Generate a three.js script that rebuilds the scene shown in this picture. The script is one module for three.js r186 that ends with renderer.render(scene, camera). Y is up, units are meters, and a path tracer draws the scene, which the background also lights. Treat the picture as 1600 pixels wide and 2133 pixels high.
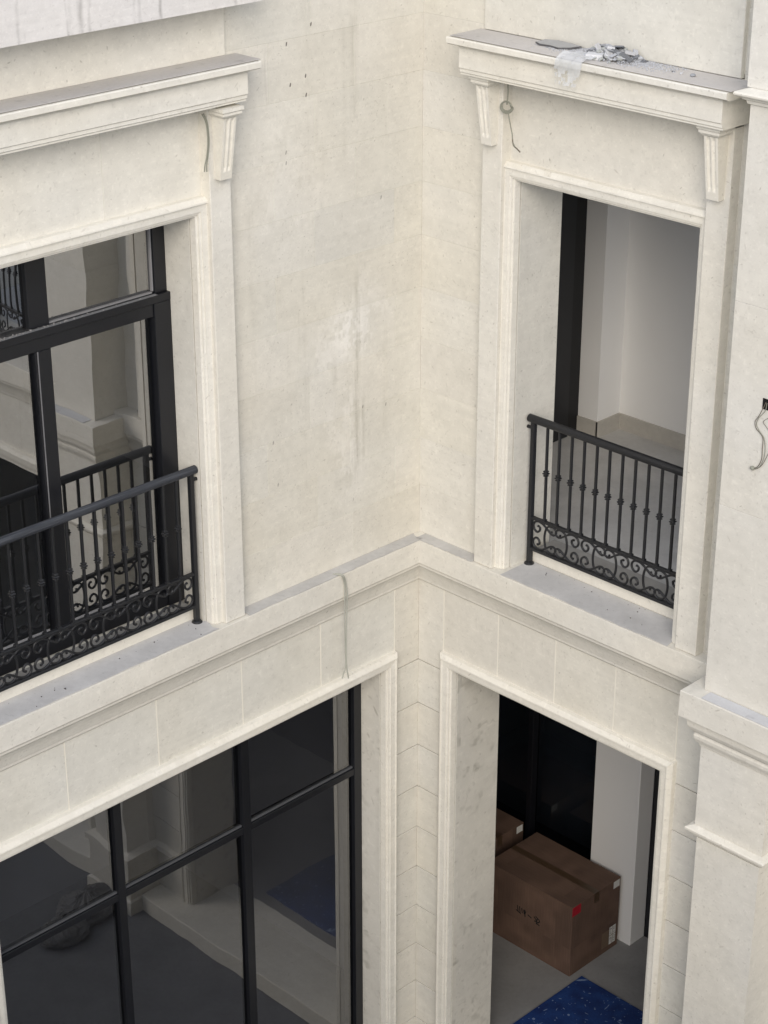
import * as THREE from 'three';
import { mergeGeometries } from 'three/addons/utils/BufferGeometryUtils.js';

// ------------------------------------------------------------------ camera, sky, key light, exposure
const scene = new THREE.Scene();
const PITCH = THREE.MathUtils.degToRad(25.083), FPX = 4150.3;
const FWD = new THREE.Vector3(Math.SQRT1_2 * Math.cos(PITCH), -Math.sin(PITCH), -Math.SQRT1_2 * Math.cos(PITCH));
const EYE = new THREE.Vector3(-8.451, 5.623, 8.126);
const camera = new THREE.PerspectiveCamera(28.823, 768 / 1024, 0.1, 400);
camera.position.copy(EYE);
camera.lookAt(EYE.clone().add(FWD));
scene.add(camera);

const skyW = 256, skyH = 128, skyData = new Float32Array(skyW * skyH * 4);
for (let j = 0; j < skyH; j++) for (let i = 0; i < skyW; i++) {
  const el = ((j + 0.5) / skyH - 0.5) * 180, k = (j * skyW + i) * 4;      // thin high cloud, evenly bright all round, bluer overhead
  const t = Math.max(0, Math.sin(el * Math.PI / 180)), b = 0.66;
  skyData[k] = b * (0.96 - 0.10 * t); skyData[k + 1] = b * (1.0 - 0.05 * t); skyData[k + 2] = b * (1.10 + 0.07 * t); skyData[k + 3] = 1;
}
const skyTex = new THREE.DataTexture(skyData, skyW, skyH, THREE.RGBAFormat, THREE.FloatType);
skyTex.mapping = THREE.EquirectangularReflectionMapping; skyTex.magFilter = THREE.LinearFilter; skyTex.needsUpdate = true;
scene.background = skyTex; scene.environment = skyTex;
scene.backgroundIntensity = 1; scene.environmentIntensity = 1;

const keyLight = new THREE.DirectionalLight(0xfff4e5, 1.5);
keyLight.position.set(-12.2, 7.2, 11.4); keyLight.target.position.set(-1, 0, 1);   // broad soft key behind the viewer, standing in for a sunlit building opposite
keyLight.castShadow = true; keyLight.shadow.radius = 60; keyLight.shadow.mapSize.set(2048, 2048);
Object.assign(keyLight.shadow.camera, { left: -12, right: 12, top: 12, bottom: -12, near: 1, far: 50 });
scene.add(keyLight, keyLight.target);

const renderer = new THREE.WebGLRenderer({ antialias: true });
renderer.setSize(768, 1024);
renderer.toneMapping = THREE.LinearToneMapping;
renderer.toneMappingExposure = 1.55;
renderer.shadowMap.enabled = true;
renderer.shadowMap.type = THREE.PCFSoftShadowMap;

// ------------------------------------------------------------------ small tools
let seed = 7;
const rnd = () => { seed = (seed * 1664525 + 1013904223) >>> 0; return seed / 4294967296; };
const rr = (a, b) => a + (b - a) * rnd();
const V = (x, y, z) => new THREE.Vector3(x, y, z);
const used = {};
const numbered = (n) => { used[n] = (used[n] ?? -1) + 1; return used[n] ? n + '_' + String(used[n]).padStart(3, '0') : n; };
// a pixel of the photograph (1600 x 2133) gives a direction; the plane it is met on is measured from the building
const RIGHT = V(Math.SQRT1_2, 0, Math.SQRT1_2), UPV = RIGHT.clone().cross(FWD);
const ray = (px, py) => FWD.clone().addScaledVector(RIGHT, (px - 800) / FPX).addScaledVector(UPV, -(py - 1066.5) / FPX);
function at(px, py, axis, value) {
  const d = ray(px, py), t = (value - EYE[axis]) / d[axis];
  return EYE.clone().addScaledVector(d, t);
}
function tag(o, label, category, group, kind) {
  o.userData.label = label; if (category) o.userData.category = category; if (group) o.userData.group = group; if (kind) o.userData.kind = kind;
  return o;
}
function thing(name, label, category, group) { const o = new THREE.Group(); o.name = numbered(name); scene.add(o); return tag(o, label, category, group); }
function sub(name, parent) { const o = new THREE.Group(); o.name = name; parent.add(o); return o; }
function part(name, geo, mat, parent) {
  const m = new THREE.Mesh(geo, mat); m.name = parent === scene ? numbered(name) : name;
  m.castShadow = m.receiveShadow = true; parent.add(m); return m;
}
const merge = (list) => mergeGeometries(list.map((g) => (g.index ? g.toNonIndexed() : g)), false);

// ------------------------------------------------------------------ tileable noise and textures
function lattice(n, s) { const a = new Float32Array(n * n); let q = s; for (let i = 0; i < a.length; i++) { q = (q * 1664525 + 1013904223) >>> 0; a[i] = q / 4294967296; } return a; }
const LAT = lattice(256, 99);
function vnoise(x, y, per) {
  const xi = Math.floor(x), yi = Math.floor(y), fx = x - xi, fy = y - yi, u = fx * fx * (3 - 2 * fx), v = fy * fy * (3 - 2 * fy);
  const x0 = ((xi % per) + per) % per, x1 = (x0 + 1) % per, y0 = ((yi % per) + per) % per, y1 = (y0 + 1) % per;
  const a = LAT[(y0 & 255) * 256 + (x0 & 255)], b = LAT[(y0 & 255) * 256 + (x1 & 255)], c = LAT[(y1 & 255) * 256 + (x0 & 255)], d = LAT[(y1 & 255) * 256 + (x1 & 255)];
  return a + (b - a) * u + (c - a) * v + (a - b - c + d) * u * v;
}
function dataTexture(w, h, fn, srgb = true) {
  const data = new Uint8Array(w * h * 4), c = [0, 0, 0];
  for (let y = 0; y < h; y++) for (let x = 0; x < w; x++) {
    fn(x, y, c); const k = (y * w + x) * 4;
    for (let i = 0; i < 3; i++) data[k + i] = Math.max(0, Math.min(255, c[i]));
    data[k + 3] = 255;
  }
  const t = new THREE.DataTexture(data, w, h, THREE.RGBAFormat);
  t.wrapS = t.wrapT = THREE.RepeatWrapping; t.magFilter = THREE.LinearFilter; t.minFilter = THREE.LinearMipmapLinearFilter; t.generateMipmaps = true;
  if (srgb) t.colorSpace = THREE.SRGBColorSpace;
  t.needsUpdate = true; return t;
}
// limestone: soft mottling, faint bedding, little pits and scratches. 2048 px = 5.12 m
const TS = 5.12, TN = 2048;
const pits = new Float32Array(TN * TN);
for (let n = 0; n < 9000; n++) {                                             // pits come in loose swarms
  const cx = rnd() * TN, cy = rnd() * TN;
  if (vnoise(cx / 128, cy / 128, 16) < 0.47 && rnd() < 0.8) continue;
  const a = rnd() * Math.PI, l = rr(1, rnd() < 0.12 ? 9 : 4.5), w = rr(0.8, 2.2), dk = rr(0.08, 0.3 + 0.6 * rnd() * rnd());
  for (let y = -9; y <= 9; y++) for (let x = -9; x <= 9; x++) {
    const p = (x * Math.cos(a) + y * Math.sin(a)) / l, q = (-x * Math.sin(a) + y * Math.cos(a)) / w, e = p * p + q * q;
    if (e < 1) { const k = (((cy + y + TN) | 0) % TN) * TN + (((cx + x + TN) | 0) % TN); pits[k] = Math.max(pits[k], dk * (1 - e * 0.6)); }
  }
}
function stoneAt(x, y, c) {                                                   // x, y in texture pixels
  const m1 = vnoise(x / 256, y / 256, 8) - 0.5, m2 = vnoise(x / 64 + 3, y / 64, 32) - 0.5, m3 = vnoise(x / 16, y / 16 + 7, 128) - 0.5;
  const bed = vnoise(x / 128, y / 8 + 11, 256) - 0.5, fine = LAT[((y * 13) & 255) * 256 + ((x * 7 + (y >> 3)) & 255)] - 0.5;
  const fleck = vnoise(x / 6, y / 5, 256);
  const h = 4 * m1 + 6 * m2 + 7 * m3 + 6 * bed * (m1 + 0.6) + 5 * fine + (fleck > 0.76 ? 7 * (fleck - 0.76) * 5 : 0) - (fleck < 0.24 ? 7 * (0.24 - fleck) * 5 : 0);
  const warm = vnoise(x / 170 + 40, y / 170, 12) - 0.5;
  c[0] = 220 + h + 1.5 * warm; c[1] = 217.5 + h; c[2] = 209.5 + h - 3 * warm;
  const p = pits[((y + TN) % TN | 0) * TN + ((x + TN) % TN | 0)];
  if (p > 0) { c[0] -= 50 * p; c[1] -= 52 * p; c[2] -= 53 * p; }
}
const stoneTex = dataTexture(TN, TN, stoneAt);
const stoneBump = dataTexture(1024, 1024, (x, y, c) => {
  const X = x * 2, Y = y * 2, p = pits[Y * TN + X];
  const h = 190 + 26 * (vnoise(X / 16, Y / 16, 128) - 0.5) + 24 * (vnoise(X / 5, Y / 5, 256) - 0.5) - 110 * p;
  c[0] = c[1] = c[2] = h;
}, false);
// the blank wall beside the corner carries its own weathering: rain streaks, lime bloom, a few bolt holes. 1.62 m x 3.9 m
const UW = 1.62, UH = 3.9, UX = 832, UY = 2003;
const holes = [[-0.895, 3.403], [-1.08, 3.32], [-0.941, 3.124], [-1.057, 3.092], [-0.939, 3.017], [-0.51, 1.02], [-1.22, 0.72], [-1.25, 1.0], [-0.31, 0.98], [-1.1, 2.72], [-1.1, 2.66], [-0.35, 2.31]];
const blankTex = dataTexture(UX, UY, (x, y, c) => {
  const u = (x + 0.5) / UX * UW - UW, v = (y + 0.5) / UY * UH;
  stoneAt(x + 300, y + 20, c);
  const wob = 0.02 * (vnoise(v * 5, 3.3, 256) - 0.5);
  const strk = (u0, w, v0, v1, k) => {                                        // a run of rain dirt, broken up
    if (v < v0 || v > v1) return 0;
    const e = Math.abs(u + wob - u0) / w; if (e > 1) return 0;
    return k * (1 - e) * Math.min(1, (v - v0) * 6, (v1 - v) * 6) * (0.25 + 0.9 * vnoise(u * 90, v * 9, 256)) * (0.4 + 0.8 * vnoise(u * 260, v * 24 + 9, 256));
  };
  let d = strk(-0.555, 0.035, 0.5, 1.95, 30) + strk(-0.5, 0.02, 0.55, 1.2, 26) + strk(-0.75, 0.03, 1.1, 1.5, 18) + strk(-0.62, 0.06, 0.45, 1.4, 11)
    + strk(-0.57, 0.05, 2.7, 3.8, 14) + strk(-1.03, 0.012, 1.5, 1.82, 22) + strk(-1.24, 0.012, 2.95, 3.35, 18) + strk(-0.93, 0.06, 2.4, 3.9, 5) + strk(-1.38, 0.04, 1.2, 2.6, 6);
  for (let n = 0; n < 9; n++) d += strk(-0.14 - n * 0.163 - 0.05 * LAT[n], 0.02 + 0.03 * LAT[n + 20], 0.3 + 2.4 * LAT[n + 40], 1.2 + 2.7 * LAT[n + 60], 7);
  const bloom = (u0, v0, ru, rv, k) => { const e = ((u - u0) / ru) ** 2 + ((v - v0) / rv) ** 2; const n = vnoise(u * 14, v * 7, 256) * 0.7 + 0.5 * vnoise(u * 60, v * 40, 256); return e < 1 && n > 0.5 ? k * Math.min(1, (n - 0.5) * 5) * (1 - e) : 0; };
  const b = bloom(-0.5, 1.62, 0.3, 0.3, 9) + bloom(-0.72, 1.48, 0.3, 0.22, 10) + bloom(-0.65, 0.95, 0.2, 0.35, 9) + bloom(-0.62, 0.62, 0.2, 0.25, 8) + bloom(-1.1, 2.5, 0.4, 0.5, 5);
  c[0] += b - d; c[1] += b * 1.02 - d * 1.02; c[2] += b * 1.2 - d * 1.1;
  for (const [hu, hv] of holes) { const e = ((u - hu - (v - hv) * 0.2) / 0.005) ** 2 + ((v - hv) / 0.012) ** 2; if (e < 1) { const k = hv > 2.9 ? 1 : 0.45; c[0] -= 108 * k; c[1] -= 110 * k; c[2] -= 106 * k; } }
});
// a more figured cut of the same stone for the door reveals: smoky flecks and hooked veins. 1024 px = 2.56 m
const veinTex = dataTexture(1024, 1024, (x, y, c) => {
  stoneAt(x + 700, y + 1100, c);
  const a = vnoise(x / 26 + 4, y / 20, 40), b = vnoise(x / 7, y / 7 + 5, 146), r = Math.abs(vnoise(x / 30 + 9 + 0.8 * b, y / 44, 34) - 0.5), g = vnoise(x / 90, y / 90 + 2, 11);
  let d = 0;
  if (a > 0.64 && b > 0.46) d += Math.min(1, (a - 0.64) * 7) * (b - 0.46) * 50 * (0.3 + g);
  if (r < 0.018 && g > 0.52) d += 24 * (1 - r / 0.018) * b;
  c[0] -= d + 7 * (g - 0.4); c[1] -= d + 7 * (g - 0.4); c[2] -= d * 1.02 + 7 * (g - 0.4);
});
const std = (o) => new THREE.MeshStandardMaterial(o);
function tint(r, g, b, extra = {}) {
  const m = std({ map: stoneTex, bumpMap: stoneBump, bumpScale: 0.0012, roughness: 0.82, ...extra }); m.color.setRGB(r, g, b); return m;
}
const STONE = [tint(0.94, 0.935, 0.92), tint(0.95, 0.94, 0.915), tint(0.925, 0.925, 0.91), tint(0.94, 0.93, 0.90), tint(0.955, 0.95, 0.94), tint(0.93, 0.92, 0.90)];
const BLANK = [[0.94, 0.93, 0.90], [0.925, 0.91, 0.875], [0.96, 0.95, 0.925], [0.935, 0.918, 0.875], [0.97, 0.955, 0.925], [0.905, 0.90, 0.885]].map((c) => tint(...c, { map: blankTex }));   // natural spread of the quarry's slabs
const TRIM = tint(1.03, 1.02, 0.995);
const TRIM2 = tint(0.98, 0.97, 0.95);
const REVEAL = tint(0.93, 0.93, 0.92), VEINED = tint(0.92, 0.915, 0.90, { map: veinTex });
const MORTAR = std({ color: 0x9c978c, roughness: 0.95 });
const noiseGrey = dataTexture(512, 512, (x, y, c) => {
  const h = 18 * (vnoise(x / 64, y / 64, 8) - 0.5) + 8 * (vnoise(x / 12, y / 12, 42) - 0.5) + 7 * (LAT[((y * 3) & 255) * 256 + ((x * 5) & 255)] - 0.5);
  const sp = vnoise(x / 4 + 5, y / 4, 128) > 0.9 ? -14 : 0;
  c[0] = c[1] = c[2] = 222 + h + sp;
});
const grey = (r, g, b, rough = 0.9, extra = {}) => { const m = std({ map: noiseGrey, roughness: rough, ...extra }); m.color.setRGB(r, g, b); return m; };
const COAT = grey(0.75, 0.745, 0.74, 0.85);                                    // grey cement slurry brushed on the sills
const DUSTTOP = grey(0.69, 0.66, 0.625, 0.95);                                  // dust-grey tops of the ledges
const CURBTOP = grey(0.46, 0.45, 0.43, 0.9);
const IRON = grey(0.016, 0.017, 0.02, 0.42, { metalness: 0.0 });
const IRONWORN = std({ roughness: 0.55, map: dataTexture(512, 128, (x, y, c) => {
  const n = vnoise(x / 20, y / 10, 32), f = vnoise(x / 5, y / 4, 128), w = n > 0.52 && f > 0.55 ? 1 : 0;
  const s = 36 + 16 * n + 12 * f + w * 46 * (f - 0.4); c[0] = s; c[1] = s + 3; c[2] = s + 9;
}) });
const ALU = grey(0.010, 0.011, 0.015, 0.35);
const GLASS = new THREE.MeshPhysicalMaterial({ transmission: 1, thickness: 0, roughness: 0.0, ior: 3.9 }); GLASS.color.setRGB(0.30, 0.31, 0.33);
const GLASS2 = new THREE.MeshPhysicalMaterial({ transmission: 1, thickness: 0, roughness: 0.0, ior: 2.7 }); GLASS2.color.setRGB(0.28, 0.29, 0.32);
const CLEAR = new THREE.MeshPhysicalMaterial({ transmission: 1, thickness: 0, roughness: 0, ior: 1.5 }); CLEAR.color.setRGB(0.92, 0.94, 0.95);
const PLASTER = std({ roughness: 0.92 }); PLASTER.color.setRGB(0.82, 0.815, 0.80);
const SKIRT = grey(0.66, 0.63, 0.57, 0.6);
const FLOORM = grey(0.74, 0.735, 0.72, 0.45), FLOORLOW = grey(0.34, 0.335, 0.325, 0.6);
const DARKGLASS = new THREE.MeshPhysicalMaterial({ transmission: 1, thickness: 0, roughness: 0.0, ior: 1.5 }); DARKGLASS.color.setRGB(0.36, 0.385, 0.42);   // deep solar-control tint

// ------------------------------------------------------------------ geometry builders (u along a wall, v up, d out of it)
function faces() {                                                             // collects flat quads and polygons
  const P = [], U = [];
  const o = {
    tri(a, b, c, ua, ub, uc) { for (const p of [a, b, c]) P.push(p[0], p[1], p[2]); for (const q of [ua, ub, uc]) U.push(q[0], q[1]); },
    quad(a, b, c, d, off, scale = TS) {                                        // uv from the face's own axes, in metres
      const n = V(...b).sub(V(...a)).cross(V(...d).sub(V(...a)));
      if (n.lengthSq() < 1e-16) n.copy(V(...c).sub(V(...b)).cross(V(...d).sub(V(...b))));
      const ax = Math.abs(n.x), ay = Math.abs(n.y), az = Math.abs(n.z);
      const f = (p) => (ax > ay && ax > az ? [p[2], p[1]] : ay > az ? [p[0], p[2]] : [p[0], p[1]]).map((q, i) => q / scale + off[i]);
      o.tri(a, b, c, f(a), f(b), f(c)); o.tri(a, c, d, f(a), f(c), f(d));
    },
    build() {
      const p = new Float32Array(P), u = new Float32Array(U); let vol = 0;
      for (let i = 0; i < p.length; i += 9) vol += p[i] * (p[i + 4] * p[i + 8] - p[i + 5] * p[i + 7]) - p[i + 1] * (p[i + 3] * p[i + 8] - p[i + 5] * p[i + 6]) + p[i + 2] * (p[i + 3] * p[i + 7] - p[i + 4] * p[i + 6]);
      if (vol < 0) for (let i = 0, j = 0; i < p.length; i += 9, j += 6) { for (let k = 0; k < 3; k++) { const t = p[i + 3 + k]; p[i + 3 + k] = p[i + 6 + k]; p[i + 6 + k] = t; } for (let k = 0; k < 2; k++) { const t = u[j + 2 + k]; u[j + 2 + k] = u[j + 4 + k]; u[j + 4 + k] = t; } }
      const g = new THREE.BufferGeometry(); g.setAttribute('position', new THREE.BufferAttribute(p, 3)); g.setAttribute('uv', new THREE.BufferAttribute(u, 2)); g.computeVertexNormals(); return g;
    },
  };
  return o;
}
const OFF = () => [rnd(), rnd()];
// a block with its front (d1) edges chamfered
function block(u0, u1, v0, v1, d0, d1, ch = 0.002, off = OFF(), scale) {
  const F = faces(), a = [[u0, v0, d0], [u1, v0, d0], [u1, v1, d0], [u0, v1, d0]], e = d1 - ch;
  const b = [[u0, v0, e], [u1, v0, e], [u1, v1, e], [u0, v1, e]], c = [[u0 + ch, v0 + ch, d1], [u1 - ch, v0 + ch, d1], [u1 - ch, v1 - ch, d1], [u0 + ch, v1 - ch, d1]];
  F.quad(a[3], a[2], a[1], a[0], off, scale); F.quad(c[0], c[1], c[2], c[3], off, scale);
  for (let i = 0; i < 4; i++) { const j = (i + 1) % 4; F.quad(a[i], a[j], b[j], b[i], off, scale); F.quad(b[i], b[j], c[j], c[i], off, scale); }
  return F.build();
}
function box(x0, x1, y0, y1, z0, z1, ch = 0) { return block(x0, x1, y0, y1, z0, z1, ch, [0.1, 0.2], 1); }
// sweep of a closed profile [[a, b], ...]; ends slant with a (mitres); map(a, b, t) -> point
function sweep(profile, t0, k0, t1, k1, map, off = OFF()) {
  const F = faces(), n = profile.length, N = Math.max(1, Math.min(160, Math.round(Math.abs(t1 - t0) / 0.055)));
  const ca = profile.reduce((q, p) => q + p[0], 0) / n, cb = profile.reduce((q, p) => q + p[1], 0) / n, s0 = off[0] * 90;
  let chipLen = 0, chipAt = 0, chip = 0;
  const rings = [];
  for (let i = 0; i <= N; i++) {
    if (chipLen-- <= 0) { chip = 0; if (rnd() < 0.07) { chipLen = (rnd() * 2) | 0; chipAt = (rnd() * n) | 0; chip = rr(0.02, 0.06); } }
    const f = i / N, end = i === 0 || i === N;
    rings.push(profile.map(([a, b], j) => {
      const w = end ? 0 : 0.0011 * (vnoise(i * 0.31 + s0, j * 0.45 + s0, 256) - 0.5), c = !end && j === chipAt ? chip : 0;     // hand-cut waviness; a lost flake on one arris
      const A = a + w - (a - ca) * c * (a > 0.005 ? 1 : 0), B = b + w * 0.6 - (b - cb) * c * 0.5 * (a > 0.005 ? 1 : 0);
      return map(A, B, (t0 + k0 * a) * (1 - f) + (t1 + k1 * a) * f);
    }));
  }
  for (let i = 0; i < N; i++) for (let j = 0; j < n; j++) { const k = (j + 1) % n; F.quad(rings[i][j], rings[i + 1][j], rings[i + 1][k], rings[i][k], off); }
  const L = rings[0], R = rings[N];
  const tris = THREE.ShapeUtils.triangulateShape(profile.map(([a, b]) => new THREE.Vector2(a, b)), []);
  const uv = (i) => [profile[i][0] / TS + off[0], profile[i][1] / TS + off[1]];
  const area = THREE.ShapeUtils.area(profile.map(([a, b]) => new THREE.Vector2(a, b)));
  for (const [i, j, k] of tris) {
    if (area > 0) { F.tri(L[i], L[j], L[k], uv(i), uv(j), uv(k)); F.tri(R[i], R[k], R[j], uv(i), uv(k), uv(j)); }
    else { F.tri(L[i], L[k], L[j], uv(i), uv(k), uv(j)); F.tri(R[i], R[j], R[k], uv(i), uv(j), uv(k)); }
  }
  return F.build();
}
const along = (d, v, t) => [t, v, d];
// rings round a pier: profile of [projection, v]; base rectangle u0..u1, front at d
function ring(u0, u1, d, profile, off = OFF()) {
  const F = faces(), R = profile.map(([p, v]) => [[u0 - p, v, 0], [u0 - p, v, d + p], [u1 + p, v, d + p], [u1 + p, v, 0]]);
  for (let i = 0; i + 1 < R.length; i++) for (let k = 0; k < 4; k++) { const l = (k + 1) % 4; F.quad(R[i][k], R[i][l], R[i + 1][l], R[i + 1][k], off); }
  const A = R[0], B = R[R.length - 1]; F.quad(A[3], A[2], A[1], A[0], off); F.quad(B[0], B[1], B[2], B[3], off);
  return F.build();
}
function wire(points, r, seg = 6, n = 60) { return new THREE.TubeGeometry(new THREE.CatmullRomCurve3(points), n, r, seg, false); }

// ------------------------------------------------------------------ setting: courtyard ground
const asphalt = grey(0.2, 0.205, 0.215, 0.9);
const groundGeo = new THREE.PlaneGeometry(240, 240, 1, 1); groundGeo.rotateX(-Math.PI / 2);
for (let i = 0, q = groundGeo.attributes.uv; i < q.count; i++) q.setXY(i, q.getX(i) * 120, q.getY(i) * 120);
const ground = part('ground', groundGeo, asphalt, scene); ground.position.y = -4.42; tag(ground, 'dark grey asphalt of the courtyard', 'ground', null, 'structure');

// ------------------------------------------------------------------ the two facades
const VJ = 0.3345;                                                             // course height
const left = thing('stone_facade', 'cream limestone facade with wide black sliding window over a large gridded glass opening', 'facade');
const right = thing('stone_facade', 'cream limestone facade with narrow unglazed railed opening under a rubble-strewn ledge', 'facade');
right.rotation.y = -Math.PI / 2;                                               // its own x runs along world z, its own z points to world -x
let toneSeed = 0;
const tone = () => STONE[(toneSeed = (toneSeed * 7 + 3 + Math.floor(rnd() * 5)) % STONE.length)];
const TH = 0.03, JO = 0.0002;
function slab(parent, u0, u1, v0, v1, mat = tone(), name = 'stone_slab', d = 0, ch = 0.0012, gap = JO) {
  return part(name, block(u0 + gap, u1 - gap, v0 + gap, v1 - gap, d - TH, d + rr(-0.0006, 0.0006), ch), mat, parent);
}
// ---- wall cores (openings left free); a core lies 12 mm behind the stone's face
const LU = [-4.62, -1.796, 0.0, 2.495], LL = [-3.445, -0.335, -4.27, -0.91];   // openings u0, u1, v0, v1
const RU = [0.767, 2.07, 0.0, 2.495], RL = [0.335, 2.05, -4.27, -0.91];
const RU2 = [3.47, 4.773, 0.0, 2.495], RL2 = [3.49, 5.205, -4.27, -0.91];
const TOPV = 4.7, CB = -0.018;
const core = (u0, u1, v0, v1, depth) => box(u0, u1, v0, v1, -depth, CB);
part('wall_core', merge([
  core(-9, LU[0], 0, TOPV, 0.4), core(LU[1] + TH, 0, 0, TOPV, 0.4), core(LU[0], LU[1] + TH, LU[3] + TH, TOPV, 0.4),
  core(-9, 0, -0.88, -0.002, 0.4), core(-9, LL[0], -4.42, -0.88, 0.4), core(LL[1] + TH, 0, -4.42, -0.88, 0.4),
  core(LL[0], LL[1] + TH, -4.42, -4.28, 0.4),
]), MORTAR, left);
part('wall_core', merge([
  core(-0.4, RU[0] - TH, 0, TOPV, 0.4), core(RU[1] + TH, RU2[0] - TH, 0, TOPV, 0.4), core(RU2[1] + TH, 9, 0, TOPV, 0.4),
  core(RU[0] - TH, RU[1] + TH, RU[3] + TH, TOPV, 0.4), core(RU2[0] - TH, RU2[1] + TH, RU2[3] + TH, TOPV, 0.4),
  core(-0.4, 9, -0.88, -0.002, 0.455), core(-0.4, RL[0] - TH, -4.42, -0.88, 0.455), core(RL[1] + TH, RL2[0] - TH, -4.42, -0.88, 0.455), core(RL2[1] + TH, 9, -4.42, -0.88, 0.455),
  core(RL[0] - TH, RL[1] + TH, -4.42, -4.28, 0.455), core(RL2[0] - TH, RL2[1] + TH, -4.42, -4.28, 0.455),
]), MORTAR, right);

// ---- blank wall by the corner, left facade: individual slabs in courses
const crs = []; for (let k = 0; k < 14; k++) crs.push([k * VJ, (k + 1) * VJ]);
const cuts = [[-0.6, -1.25], [-0.226, -0.9], [-0.62, -1.3], [-0.3, -0.95], [-0.226, -1.036], [-0.55, -1.2], [-0.239, -0.894], [-0.56, -1.2], [-0.3, -0.88], [-0.566, -1.22], [-0.24, -0.9], [-0.6, -1.2], [-0.3, -1.0], [-0.5]];
const blankUV = (g, s) => { const p = g.attributes.position, u = g.attributes.uv; for (let i = 0; i < p.count; i++) u.setXY(i, (p.getX(i) + UW) / UW, p.getY(i) / UH); return g; };
crs.forEach(([v0, v1], k) => {
  const us = [-1.60, ...[...cuts[k]].reverse(), TH];
  for (let i = 0; i + 1 < us.length; i++) {
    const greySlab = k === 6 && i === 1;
    const g = block(us[i] + JO, us[i + 1] - JO, v0 + JO, v1 - JO, -TH, rr(-0.0008, 0.0008), 0.0012);
    if (v1 < 3.9) blankUV(g);
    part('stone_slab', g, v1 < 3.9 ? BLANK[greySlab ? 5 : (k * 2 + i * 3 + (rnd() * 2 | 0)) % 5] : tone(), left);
  }
});
// ---- strip by the corner and beside the pier, right facade
crs.forEach(([v0, v1], k) => {
  slab(right, 0.0, 0.56, v0, v1);
  if (v0 > 3.1) { slab(right, 0.56, 1.19 + (k % 2) * 0.2, v0, v1); slab(right, 1.19 + (k % 2) * 0.2, 2.27, v0, v1); }
  slab(right, 2.27, 2.6, v0, v1);
  for (const [a, b] of [[2.95, 3.25], [5.0, 6.2], [6.2, 9]]) slab(right, a, b, v0, v1);
});
// ---- frieze panels over the upper openings
for (const [a, b] of [[-2.38, -1.6], [-3.05, -2.38], [-3.7, -3.05], [-4.8, -3.7]]) slab(left, a, b, 2.50, 3.12, TRIM);
slab(right, 0.56, 2.27, 2.50, 3.12, TRIM2);
slab(right, 3.25, 5.0, 2.5, 3.12); slab(right, 3.25, 5.0, 3.12, TOPV);
slab(left, -4.95, -1.6, 3.12, 3.66); slab(left, -4.95, -1.6, 3.66, TOPV);
slab(left, -9, -4.8, 0, TOPV);
// ---- apron panels standing on the hoods, a little proud of the wall
part('apron_panel', block(-4.87, -1.546, 3.335, 3.68, -0.01, 0.03, 0.003), TRIM, left);
part('apron_panel', block(0.507, 2.266, 3.325, TOPV, -0.01, 0.03, 0.003), STONE[2], right);
// ---- projecting band above the wide window: rain-streaked
const bandTex = dataTexture(1024, 256, (x, y, c) => {
  stoneAt(x * 1.4 + 77, y * 1.4 + 900, c);
  const u = x / 1024 * 3.4, v = y / 256;
  let d = 0;
  for (let n = 0; n < 26; n++) { const u0 = 3.4 * LAT[n + 300], w = 0.008 + 0.022 * LAT[n + 340], top = 0.15 + 0.5 * LAT[n + 380], e = Math.abs(u - u0 + 0.012 * (vnoise(v * 6, n, 256) - 0.5)) / w; if (e < 1) d += (8 + 44 * LAT[n + 420] ** 2) * (1 - e) * (0.2 + vnoise(u * 70, v * 16 + n, 256)) * (v > top * 0.2 ? 1 : 0.3); }
  c[0] += 2 - d; c[1] += 2 - d; c[2] += 6 - d;
});
const BAND = tint(0.97, 0.96, 0.955, { map: bandTex });
{
  const g = sweep([[0, 3.66], [0.25, 3.64], [0.25, 4.15], [0.2, 4.18], [0.2, 4.3], [0, 4.3]], -4.9, 0, -1.46, 0, along);
  const p = g.attributes.position, u = g.attributes.uv; for (let i = 0; i < p.count; i++) u.setXY(i, (p.getX(i) + 4.9) / 3.44, (p.getY(i) - 3.64) / 0.66 + p.getZ(i));
  part('projecting_band', g, BAND, left);
}
// ---- parapet caps
part('parapet_cap', sweep([[-0.42, TOPV], [0.06, TOPV], [0.06, TOPV + 0.1], [-0.42, TOPV + 0.1]], -9, 0, 0, -1, along), TRIM, left);
part('parapet_cap', sweep([[-0.42, TOPV], [0.06, TOPV], [0.06, TOPV + 0.1], [-0.42, TOPV + 0.1]], 0, 1, 9, 0, along), TRIM, right);

// ---- cornice between the storeys, mitred into the corner
const CORN = [[-0.03, 0], [0.1, -0.002], [0.102, -0.006], [0.102, -0.160], [0.097, -0.164], [0.090, -0.176], [0.088, -0.190], [0.070, -0.212], [0.053, -0.242], [0.040, -0.272], [0.030, -0.300], [0.025, -0.312], [0.022, -0.330], [0.007, -0.345], [-0.03, -0.347]];
part('cornice', sweep(CORN, -9, 0, 0, -1, along, [0.3, 0.1]), TRIM2, left);
part('cornice', sweep(CORN, 0, 1, 2.55, 0, along, [0.6, 0.7]), TRIM2, right);
part('cornice', sweep(CORN, 2.98, 0, 9, 0, along, [0.6, 0.2]), TRIM2, right);
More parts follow.
